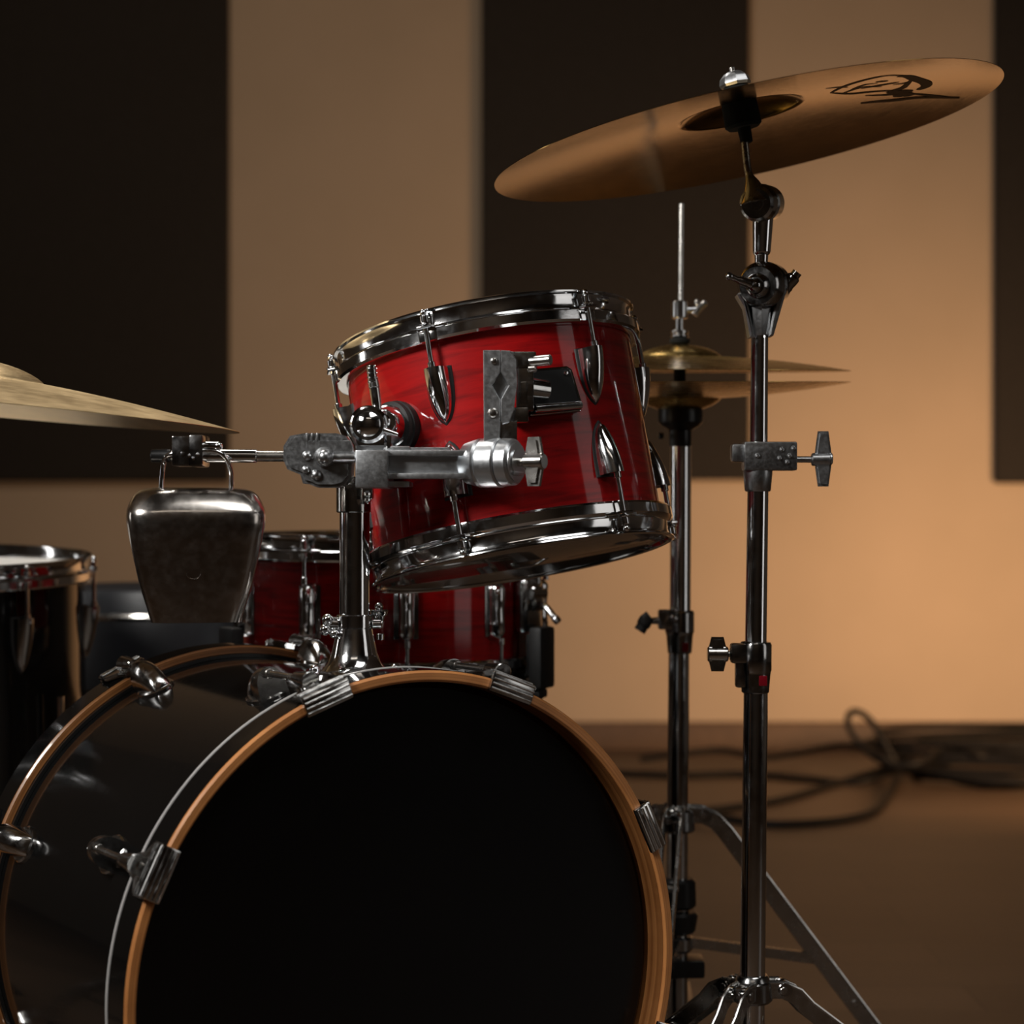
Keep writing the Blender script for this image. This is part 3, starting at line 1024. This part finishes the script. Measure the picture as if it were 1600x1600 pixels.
mb.cyl(V((hz2.x, HD, P(0, 1457, HD).z)), V((hz2.x, HD, .020)), .0125, n=20)
mb.cyl(V((hz2.x, HD, P(0, 1486, HD).z)), V((hz2.x, HD, P(0, 1462, HD).z)), .019, n=24)
part('lower_collar', mb, DARKCHROME, hst)
part('rocker_block', MB().rect(1040, 1502, 1102, 1530, HD - .02, HD + .03, .004), PLASTIC, hst)
mb = MB()
mb.box((hz2.x, HD + .01, .009), (.085, .12, .012), I4, .004)
part('base_plate', mb, PLASTIC, hst)
M = frame(V((hz2.x, HD + .19, .045)), V((0, -.22, 1)), (1, 0, 0))
mb = MB().box((0, 0, 0), (.085, .27, .008), M, .003)
for k in range(7): mb.box((0, -.10 + k * .034, .005), (.06, .010, .004), M, .001)
mb.box((hz2.x, HD + .32, .010), (.085, .06, .018), I4, .004)
part('footboard', mb, DARKCHROME, hst)
mb = MB()
for k in range(12):
    mb.box((hz2.x, HD + .022 + (k % 2) * .001, .05 + k * .010), (.010 if k % 2 else .006, .004, .009), I4, .001)
part('chain', mb, STEEL, hst)

# --- snare stand
sb = MSN.translation
base = V((sb.x, sb.y, 0))
sst = thing('snare_stand', 'dark snare stand with rubber-tipped basket arms under the red snare', 'drum stand', Matrix.Translation(base))
zb = sb.z - HSN - .020
mb = MB().cyl(base + V((0, 0, .03)), base + V((0, 0, .30)), .0125, n=20)
part('lower_tube', mb, CHROME, sst)
mb = MB().cyl(base + V((0, 0, .28)), V((sb.x, sb.y, zb - .055)), .0095, n=20)
mb.cyl(V((sb.x, sb.y, zb - .075)), V((sb.x, sb.y, zb - .05)), .02, n=24)
part('upper_tube', mb, CHROME, sst)
for az in (R_(-28), R_(92), R_(212)):
    d = V((math.cos(az), math.sin(az), 0))
    c = V((sb.x, sb.y, zb - .055))
    e = V((sb.x, sb.y, zb - .006)) + d * (RSN + .029)
    mb = MB().tube(spline([c, c + d * .08 + V((0, 0, .008)), e - d * .05 - V((0, 0, .012)), e], 6), .0065, 10)
    ar = part('basket_arm', mb, DARKCHROME, sst)
    mb = MB().cyl(e - d * .055 - V((0, 0, .013)), e, .0095, .012, 16)
    mb.box((0, 0, .040), (.018, .040, .076), frame(e + d * .002, V((0, 0, 1)), d), .005)
    mb.box((-.012, 0, -.004), (.03, .024, .012), frame(e + d * .002, V((0, 0, 1)), d), .004)
    part('rubber_grip', mb, RUBBER, ar)
c = V((sb.x, sb.y, .27))
part('height_collar', MB().cyl(c, c + V((0, 0, .035)), .018, n=24), DARKCHROME, sst)
tripod(sst, V((sb.x, sb.y, .2)), [R_(90), R_(205), R_(330)], .24, DARKCHROME, .235, .07, brace=False)
part('leg_hub', MB().cyl(V((sb.x, sb.y, .222)), V((sb.x, sb.y, .246)), .02, n=24), DARKCHROME, sst)

# --- ride stand, its pole stands just past the left edge
rc = MR @ V((0, 0, zR(.006)))
rn = (MR.to_3x3() @ V((0, 0, 1))).normalized()
base = V((-.99, 2.20, 0))
rst = thing('cymbal_stand', 'chrome boom cymbal stand holding the pale ride cymbal at left', 'cymbal stand', Matrix.Translation(base))
top = base + V((0, 0, .72))
part('lower_tube', MB().cyl(base + V((0, 0, .06)), base + V((0, 0, .45)), .0127), CHROME, rst)
part('upper_tube', MB().cyl(base + V((0, 0, .42)), top, .0095), CHROME, rst)
part('height_collar', MB().cyl(base + V((0, 0, .415)), base + V((0, 0, .465)), .018), DARKCHROME, rst)
part('tilter_gear', MB().cyl(top + V((0, -.02, 0)), top + V((0, .02, 0)), .024, n=32), DARKCHROME, rst)
bend = rc - rn * .085
part('boom_arm', MB().cyl(top - (bend - top) * .2, bend, .0065), CHROME, rst)
part('tilter_joint', MB().cyl(bend + V((0, -.016, 0)), bend + V((0, .016, 0)), .016, n=28), CHROME_OLD, rst)
part('tilter_arm', MB().cyl(bend, rc + rn * .035, .0035), STEEL, rst)
part('lower_felt', MB().cyl(rc - rn * .022, rc - rn * .0008, .017, n=24), FELT, rst)
part('upper_felt', MB().cyl(rc + rn * .0008, rc + rn * .010, .015, n=24), FELT, rst)
mb = MB(); mb.cyl(rc + rn * .0105, rc + rn * .020, .008, n=16); wing(mb, rc + rn * .022, rn, V((1, 0, 0)), .04, .012, .006)
part('wing_nut', mb, CHROME, rst)
part('leg_hub', MB().cyl(base + V((0, 0, .225)), base + V((0, 0, .25)), .021, n=24), DARKCHROME, rst)
tripod(rst, base, [R_(60), R_(180), R_(290)], .29, DARKCHROME, .24, .075)
part('lower_collar', MB().cyl(base + V((0, 0, .06)), base + V((0, 0, .09)), .018), DARKCHROME, rst)

# ------------------------------------------------------------------ tom holder on the bass drum
pz = 0.0
for i in range(400):                                   # where the pole stands along the drum's ridge
    z_ = i / 1000
    q = bp(0, RS, z_)
    if 800 + q.x / q.y * F <= 554: break
foot = q
PD = q.y
px0 = q.x
holder = thing('tom_holder', 'chrome tom holder post with cast clamps standing on the bass drum', 'drum mount', Matrix.Translation(foot))
mb = MB()
# saddle plate on the shell and flared foot
for sx in range(1):
    rings = []
    for i in range(9):
        v = -1 + 2 * i / 8
        zz = z_ + v * .058
        row = []
        for k in range(13):
            u = -1 + 2 * k / 12
            th = u * .17 * math.sqrt(max(.12, 1 - (v * .93) ** 2))
            row.append(bp(th, RS + .0005, zz))
        for k in range(12, -1, -1):
            u = -1 + 2 * k / 12
            th = u * .16 * math.sqrt(max(.10, 1 - (v * .93) ** 2))
            row.append(bp(th, RS + .0055 + .004 * (1 - abs(u)), zz))
        rings.append(row)
    mb.loft(rings)
k_ = PD / F
mb.lathe([(0, -.004)] + [(r * k_ / 2, z * k_) for r, z in ((118, 3), (100, 9), (84, 18), (72, 34), (64, 52), (58, 66), (56, 72), (54, 73))] + [(0, 74 * k_)], frame(foot, V((0, 0, 1))), 40)
for x, dd in ((-.040, .0), (.040, .02)):
    mb.ball(foot + V((x, dd, .004)), .006, 12)
part('base_flange', mb, CHROME, holder)
mb = MB()
zf = foot.z
mb.cyl(V((px0, PD, zf + 72 * k_)), V((px0, PD, zf + 94 * k_)), 56 * k_ / 2, n=32, bev=.0012)
mb.seg(530, 975, 505, 975, 22, 26, PD - .006)
mb.ball(P(512, 968, PD - .012), .006, 12); mb.ball(P(508, 984, PD - .012), .006, 12); mb.ball(P(522, 990, PD - .012), .005, 12)
mb.seg(582, 975, 596, 975, 14, 14, PD)
cl = part('base_collar', mb, CHROME, holder)
mb = MB().seg(592, 962, 592, 952, 26, 30, PD + .012)
mb.seg(592, 978, 592, 962, 10, 20, PD + .012)
mb.ball(P(592, 948, PD + .012), .0045, 12)
mb.seg(594, 1000, 594, 990, 12, 12, PD + .012)
part('drum_key_bolt', mb, CHROME, cl)
part('post', MB().cyl(V((px0, PD, zf + 90 * k_)), V((px0, PD, P(0, 745, PD).z)), 47 * k_ / 2, n=36, bev=.001), CHROME, holder)
mb = MB().cyl(V((px0 - .001, PD, P(0, 801, PD).z)), V((px0 - .001, PD, P(0, 755, PD).z)), 54 * k_ / 2, n=36, bev=.0012)
mb.poly([(566, 762), (582, 762), (582, 778), (574, 788), (566, 780)], PD - .032, PD - .012)
mb.ball(P(574, 772, PD - .033), .004, 10); mb.ball(P(574, 781, PD - .033), .0035, 10)
part('post_sleeve', mb, CHROME_OLD, holder)
A = 1.985                                               # depth of the arm, in front of the tom
mb = MB()
# knurled rod clamp on the left
M = frame(P(518, 720, A), V((0, 1, 0)), (1, 0, 0))
kk = A / F
out = []
for x, y in ((-34, 36), (-42, 36), (-46, 22), (-66, 14), (-72, 0), (-72, -22), (-62, -38), (-40, -42), (10, -42), (24, -38), (32, -26), (34, 0), (32, 26), (22, 38), (8, 42), (-20, 42)):
    out.append((x * kk, y * kk))
mb.prism(out, -.020, .024, M, .003, 2)
for x in (-40, -32, -24):
    mb.rect(518 + x, 676.5, 518 + x + 4, 690, A - .0215, A + .024, .0008)
mb.poly([(478, 688), (548, 688), (552, 700), (552, 716), (478, 716)], A - .0212, A - .014)
mb.seg(496, 714, 556, 714, 17, 17, A - .020)
mb.cyl(P(507, 714, A - .020), P(507, 714, A - .034), .010, .008, 16)
mb.ball(P(507, 714, A - .035), .007, 12)
mb.ball(P(480, 712, A - .02), .005, 12); mb.ball(P(478, 734, A - .02), .004, 12); mb.ball(P(494, 742, A - .02), .0055, 12)
part('rod_clamp', mb, ALUDARK, holder)
mb = MB()
mb.rect(555, 703, 606, 762, A - .026, PD + .018, .0018)
mb.rect(603, 697, 640, 704, A - .010, PD + .01, .001)
mb.rect(603, 752, 640, 760, A - .010, PD + .01, .001)
mb.rect(556, 692, 612, 704, A - .004, A + .022, .001)
part('centre_block', mb, ALU, holder)
mb = MB()
mb.rect(600, 703, 738, 712, A - .016, A + .016, .001)
mb.rect(600, 739, 738, 748, A - .016, A + .016, .001)
mb.rect(600, 710, 738, 741, A - .007, A + .007, .0008)
mb.rect(600, 699, 704, 704, A - .008, A + .014, .0008)
part('arm', mb, ALU, holder)
# knuckle, axis sideways and slightly towards the camera
k0 = P(728, 724, A + .006); k1 = P(806, 722, A - .020)
ka = (k1 - k0).normalized()
Lk = (k1 - k0).length
mb = MB()
mb.cyl(k0, k0 + ka * Lk * .36, .0200, .0240, 40, .0025)
mb.cyl(k0 + ka * Lk * .37, k0 + ka * Lk * .74, .0243, .0243, 40, .0015)
mb.cyl(k0 + ka * Lk * .74, k1, .0232, .0225, 40, .002)
Mk = frame(k1, ka)
mb.lathe([(0, 0), (.019, 0), (.019, .0015), (.013, .0015), (.013, .003), (0, .003)], Mk, 32)
mb.box((.0, -.011, .002), (.020, .004, .003), Mk, .001)
kn = part('knuckle', mb, ALU, holder)
mb = MB().cyl(k1 - ka * .002, k1 + ka * .020, .0045, n=14)
wing(mb, k1 + ka * .020, ka, V((.06, 0, 1)), .047, .0145, .010)
part('wing_bolt', mb, STEEL, kn)
# upright plate pair with the diamond cut-out, cast bracket behind it
B = A - .018
mb = MB()
mb.poly([(755, 547), (781.5, 547), (781.5, 581), (769, 602), (781.5, 624), (781.5, 664), (780, 686), (775, 692), (756, 692)], B, B + .008, .0007)
mb.poly([(782.5, 547), (797, 548), (806, 562), (808, 600), (803, 640), (796, 660), (785, 663), (782.5, 655), (782.5, 624), (795, 602), (782.5, 581)], B, B + .008, .0007)
pl = part('upright_plate', mb, ALU, holder)
part('backing', MB().rect(757, 549, 803, 658, B + .0075, B + .0125, .001), ALUDARK, pl, label='darker backing seen through the diamond cut-out')
mb = MB()
for x, y, r in ((772, 564, .0035), (770, 645, .0048)):
    mb.lathe([(0, 0), (r, 0), (r, .001), (r * .7, .0028), (r * .3, .0034), (0, .0034)], frame(P(x, y, B), V((0, -1, 0))), 18)
part('screw', mb, STEEL, pl)
mb = MB()
mb.rect(780, 658, 808, 700, B + .003, B + .016, .001)
mb.rect(800, 549, 838, 574, B + .008, B + .040, .002)
mb.rect(806, 570, 834, 642, B + .012, B + .044, .002)
mb.rect(812, 596, 824, 634, B + .008, B + .014, .0015)
mb.rect(800, 636, 826, 660, B + .010, B + .046, .002)
part('cast_bracket', mb, CHROME_OLD, holder)
mb = MB().cyl(P(828, 565, B + .012), P(861, 562, B + .004), .0052, n=18)
mb.cyl(P(826, 576, B + .012), P(838, 575, B + .010), .004, n=14)
part('lock_pin', mb, STEEL, holder)
# chrome ball clamp with T-handle above the block
mb = MB()
bc = P(577, 664, A + .004)
mb.cyl(bc + V((0, -.016, 0)), bc + V((0, .016, 0)), .0185, .0185, 32, .004)
mb.lathe([(.0172, 0), (.0172, .001), (.0155, .003), (.0140, .003), (.0130, .0012), (.012, .0035), (.008, .0062), (.004, .0075), (0, .0078)], frame(bc + V((0, -.016, 0)), V((0, -1, 0))), 32)
mb.seg(600, 672, 622, 679, 9, 6, A - .012)
mb.rect(556, 684, 600, 697, A - .008, A + .014, .001)
mb.rect(604, 680, 611, 702, A - .010, A - .002, .001)
bl = part('ball_clamp', mb, CHROME, holder)
mb = MB()
mb.seg(590, 642, 585, 606, 15, 17, A)
mb.seg(585, 606, 583, 592, 18, 16, A)
mb.seg(583, 600, 580, 571, 16, 15, A)
for k in range(4): mb.seg(583 - k * .7, 598 - k * 7, 583 - k * .7, 596 - k * 7, 18, 18, A)
part('t_handle', mb, CHROME_OLD, bl)
# rubber disc and chrome cup against the tom's shell
phd = R_(-42)
Ld = lugframe(MT, RT, phd, .018)
mb = MB().lathe([(0, -.004), (.0265, -.004), (.0275, .002), (.0275, .006), (.026, .0075), (.027, .009), (.0265, .013), (.023, .0155), (0, .0155)], Ld @ Matrix.Rotation(-PI / 2, 4, 'X'), 40)
part('isolation_pad', mb, RUBBER, tom, label='round black rubber pad on the shell')
mb = MB()
e0 = Ld @ V((0, .015, 0)); e1 = bc + V((.012, .004, .004))
mb.cyl(e0, e0 + (e1 - e0) * .25, .0222, .0215, 32, .002)
mb.cyl(e0 + (e1 - e0) * .2, e0 + (e1 - e0) * .8, .0200, .0135, 32, .002)
mb.cyl(e0 + (e1 - e0) * .7, e1, .008, .008, 16)
part('ball_cup', mb, CHROME, holder)
# mount plate on the tom's shell behind the bracket
phm = R_(22)
Lm = lugframe(MT, RT, phm, .022)
mb = MB().prism([(-.034, -.021), (.020, -.021), (.023, -.017), (.018, .021), (.014, .024), (-.034, .024)], -.003, .0065, Lm @ Matrix(((1, 0, 0, 0), (0, 0, 1, 0), (0, 1, 0, 0), (0, 0, 0, 1))), .0012)
pm = part('mount_plate', mb, PLASTIC, tom, label='black mounting plate with bright rim')
mb = MB()
edge = [(-.034, -.021), (.020, -.021), (.023, -.017), (.018, .021), (.014, .024), (-.034, .024)]
mb.tube([Lm @ V((x, .0065, z)) for x, z in edge], .0011, 8)
mb.cyl(Lm @ V((-.03, .012, -.016)), Lm @ V((.021, .010, -.016)), .0045, .004, 16)
mb.ball(Lm @ V((.012, .007, .018)), .0026, 10)
part('rim', mb, CHROME, pm)
# stub joining bracket and plate
part('bracket_stub', MB().cyl(P(822, 606, B + .040), Lm @ V((-.012, .006, .002)), .011, n=20), CHROME_OLD, holder)
# rod to the left that carries the cowbell
mb = MB()
mb.seg(240, 712, 452, 713, 17, 17, A)
rod = part('cowbell_rod', mb, STEEL, holder)
part('rod_sleeve', MB().seg(318, 712.3, 402, 712.7, 21, 21, A), CHROME, rod)
part('rod_end', MB().seg(236, 712, 268, 712, 21, 21, A), PLASTIC, rod)

# ------------------------------------------------------------------ cowbell
k2 = A / F
top = P(306, 762, A)
CB = frame(top, V((0, 0, 1)), V((math.cos(R_(12)), math.sin(R_(12)) , 0)))
cow = thing('cowbell', 'polished steel cowbell hanging from the rod left of the red tom', 'cowbell', CB)


def sup(a, b, z, e, n=64):
    r = []
    for k in range(n):
        t = 2 * PI * k / n
        c, s = math.cos(t), math.sin(t)
        r.append((a * math.copysign(abs(c) ** (2 / e), c), b * math.copysign(abs(s) ** (2 / e), s), z))
    return r


prof = [(58, 14, 0, 2.2), (76, 29, -1.5, 2.5), (88, 40, -5, 2.9), (96, 47, -12, 3.2), (102, 54, -23, 3.6), (106, 61, -34, 4.2), (107, 63.5, -44, 4.6), (106, 63, -58, 4.6), (101, 59, -85, 4.6), (95, 55, -115, 4.6), (87, 51, -150, 4.6), (78, 47, -180, 4.6), (69, 43, -209, 4.6)]
rings = [sup(a * k2, b * k2, z * k2, e) for a, b, z, e in prof]
rings += [sup((a - 2.5) * k2, (b - 2.5) * k2, (z - (2.5 if i else 0)) * k2 + (.0 if i else 0), e) for i, (a, b, z, e) in enumerate(prof[::-1])]
mb = MB(); mb.loft(rings, CB)
part('body', mb, COWBELL, cow, sharp=50)
mb = MB()
mb.tube(spline([P(252, 768, A), P(253, 745, A), P(256, 722, A - .003), P(262, 712, A - .013), P(285, 706, A - .016), P(325, 704, A - .016), P(342, 707, A - .016), P(354, 718, A - .013), P(361, 740, A - .004), P(361, 768, A)], 6), .0024, 12)
part('handle', mb, CHROME, cow)
mb = MB()
mb.rect(268, 681, 296, 728, A - .026, A + .016, .002)
mb.rect(295, 679, 317, 729, A - .028, A + .018, .0025)
mb.rect(282, 706, 289, 713, A - .0275, A - .02, .001)
for x, y in ((296, 712), (302, 716), (309, 710)): mb.ball(P(x, y, A - .028), .0022, 8)
part('rod_clamp', mb, DARKCHROME, cow)
mb = MB().cyl(P(314, 696, A - .012), P(341, 697, A - .014), .0042, n=14)
mb.ball(P(341, 697, A - .014), .0045, 12)
part('clamp_screw', mb, CHROME, cow)
# faint round stamp on the front
mb = MB()
for rr in (.0055,):
    mb.tube([CB @ V((rr * 1.2 * math.cos(t * PI / 16) - .004, -52.7 * k2, -.082 + rr * math.sin(t * PI / 16))) for t in range(32)], .00035, 6, closed=True)
part('stamp', mb, COWBELL, cow)

# ------------------------------------------------------------------ drum stool behind
TH = 3.3
c = P(262, 915, TH); c.z = 0
stool = thing('drum_stool', 'round black drum stool behind the cowbell with pale piping on its seat', 'stool', Matrix.Translation(c))
zt = P(0, 914, TH).z
rS = .185
mb = MB().lathe([(0, zt - .17), (rS - .012, zt - .17), (rS, zt - .155), (rS + .001, zt - .05), (rS - .002, zt - .040), (rS - .002, zt - .014), (rS - .006, zt - .004), (rS - .014, zt), (0, zt)], Matrix.Translation(V((c.x, c.y, 0))), 72)
seat = part('seat', mb, VINYL, stool)
mb = MB().lathe([(rS - .004, zt - .049), (rS + .003, zt - .048), (rS + .0045, zt - .043), (rS + .003, zt - .038), (rS - .004, zt - .037)], Matrix.Translation(V((c.x, c.y, 0))), 72, close=True)
part('piping', mb, STEEL, seat, label='pale band around the seat')
part('post', MB().cyl(c + V((0, 0, .10)), V((c.x, c.y, zt - .171)), .014), CHROME, stool)
part('leg_hub', MB().cyl(c + V((0, 0, .235)), c + V((0, 0, .265)), .022), DARKCHROME, stool)
tripod(stool, c, [R_(20), R_(140), R_(260)], .26, DARKCHROME, .25, .11)
part('lower_collar', MB().cyl(c + V((0, 0, .095)), c + V((0, 0, .125)), .02), DARKCHROME, stool)


# ------------------------------------------------------------------ cables by the wall
def G(px, py, dz=0.0):
    """point on the floor seen at a pixel (lifted dz)"""
    D = F * (H - dz) / (py - 800)
    return P(px, py, D)


CR = .009
mb = MB()
pts = []
random.seed(11)
for t in range(7):                                     # the tied coil lying to the right
    for k in range(16):
        a = 2 * PI * k / 16 + PI
        r = 1 + random.uniform(-.06, .06) + .03 * t
        pts.append(V((1.72 + .62 * r * math.cos(a), 5.62 + .30 * r * math.sin(a) + .03 * t, CR + .013 * t + .016 * abs(math.sin(a * 2 + t)))))
mb.tube(spline(pts, 5), CR, 10)
tag(part('cable', mb, CABLE), 'thick black cable coiled in a heap on the floor at right', 'cable')
# standing loop by the tie of the heap, running off to the left along the wall
kx = lambda px, py, D: P(px, py, D)
mb = MB()
mb.tube(spline([kx(1000, 1186, 5.9) * 1.0, kx(1070, 1177, 5.9), kx(1130, 1172, 5.92), kx(1190, 1184, 5.85), kx(1240, 1178, 5.9), kx(1310, 1165, 5.75), kx(1345, 1168, 5.65), kx(1375, 1180, 5.5), kx(1400, 1196, 5.5),
                kx(1384, 1165, 5.5), kx(1362, 1128, 5.52), kx(1340, 1112, 5.53), kx(1326, 1118, 5.54), kx(1328, 1140, 5.54), kx(1352, 1172, 5.52), kx(1395, 1196, 5.45), kx(1440, 1190, 5.45), kx(1480, 1166, 5.6), kx(1530, 1182, 5.5), kx(1570, 1163, 5.6), kx(1625, 1172, 5.6)], 8), CR, 10)
tag(part('cable', mb, CABLE), 'black cable with a loop standing up in front of the baseboard', 'cable')
mb = MB()
mb.tube(spline([G(960, 1207, CR), G(1060, 1211, CR), G(1160, 1209, CR), G(1260, 1217, CR), G(1340, 1222, CR), G(1400, 1205, .03), G(1460, 1212, .02), G(1540, 1228, CR), G(1640, 1222, CR)], 8), CR, 10)
tag(part('cable', mb, CABLE), 'black cable lying flat along the floor, farthest left behind the hi-hat tube', 'cable')
mb = MB()
mb.tube(spline([G(1085, 1268, CR), G(1160, 1259, CR), G(1230, 1247, CR), G(1300, 1226, CR), G(1360, 1208, .014), G(1405, 1194, .04), G(1400, 1218, .022), G(1388, 1243, CR), G(1365, 1268, CR), G(1320, 1280, CR), G(1260, 1286, CR), G(1200, 1287, CR), G(1140, 1279, CR), G(1100, 1268, .03), G(1060, 1262, CR)], 8), CR, 10)
tag(part('cable', mb, CABLE), 'black cable in a wide open loop nearest the cymbal stand', 'cable')

# ------------------------------------------------------------------ camera
cd = bpy.data.cameras.new('camera')
cam = bpy.data.objects.new('camera', cd); col.objects.link(cam)
cam.location = (0, 0, H); cam.rotation_euler = (PI / 2, 0, 0)
cd.sensor_width = 36; cd.lens = 72
cd.clip_start = .05
cd.dof.use_dof = True
cd.dof.focus_distance = 2.06
cd.dof.aperture_fstop = 4.6
sc.camera = cam


# ------------------------------------------------------------------ lights
def area(name, loc, target, sx, sy, power, colr, spread=180):
    l = bpy.data.lights.new(name, 'AREA'); l.shape = 'RECTANGLE'; l.size, l.size_y = sx, sy
    l.energy = power; l.color = colr; l.spread = R_(spread)
    o = bpy.data.objects.new(name, l); col.objects.link(o)
    o.location = loc
    o.rotation_euler = (V(target) - V(loc)).to_track_quat('-Z', 'Y').to_euler()
    return o


area('softbox_key', (-1.30, .95, 1.75), (-.1, 2.1, .88), .5, .5, 11.5, (1, .97, .93), 100)
area('softbox_overhead', (.75, 1.05, 2.75), (.15, 1.9, .8), 1.3, .85, 9.5, (1, .98, .95), 140)
area('fill_back', (-.9, 2.9, 2.75), (-.75, 2.5, .7), .8, .8, 9, (1, .95, .88), 110)  # added fill, brightens the drum heads and the ride from above
area('softbox_right', (2.6, 1.0, 1.25), (.1, 2.1, .85), .8, 1.8, 1.6, (1, .96, .92), 120)
area('strip_left', (-2.9, 2.8, 1.5), (0, 2.2, .9), .25, 1.6, 2.0, (1, .97, .94), 120)
area('room_fill', (0, -.7, 2.9), (0, -1.4, .5), 1.6, .6, 4.5, (1, .88, .75))  # added unseen fill behind the camera, lifts chrome reflections and the drums
area('wall_lamp', (1.85, 4.6, .45), (1.0, 6.35, .5), .6, .35, 17, (1, .60, .31), 125)
area('wall_wash', (-.9, 3.6, 2.85), (-.7, 6.35, 1.0), 1.4, .4, 11, (1, .83, .66))

w = bpy.data.worlds.new('world'); sc.world = w
w.use_nodes = True
w.node_tree.nodes['Background'].inputs[0].default_value = (.02, .018, .016, 1)
sc.view_settings.view_transform = 'Standard'
sc.view_settings.look = 'None'
sc.view_settings.exposure = 0
sc.view_settings.gamma = 1
sc.cycles.max_bounces = 8
sc.cycles.use_denoising = True
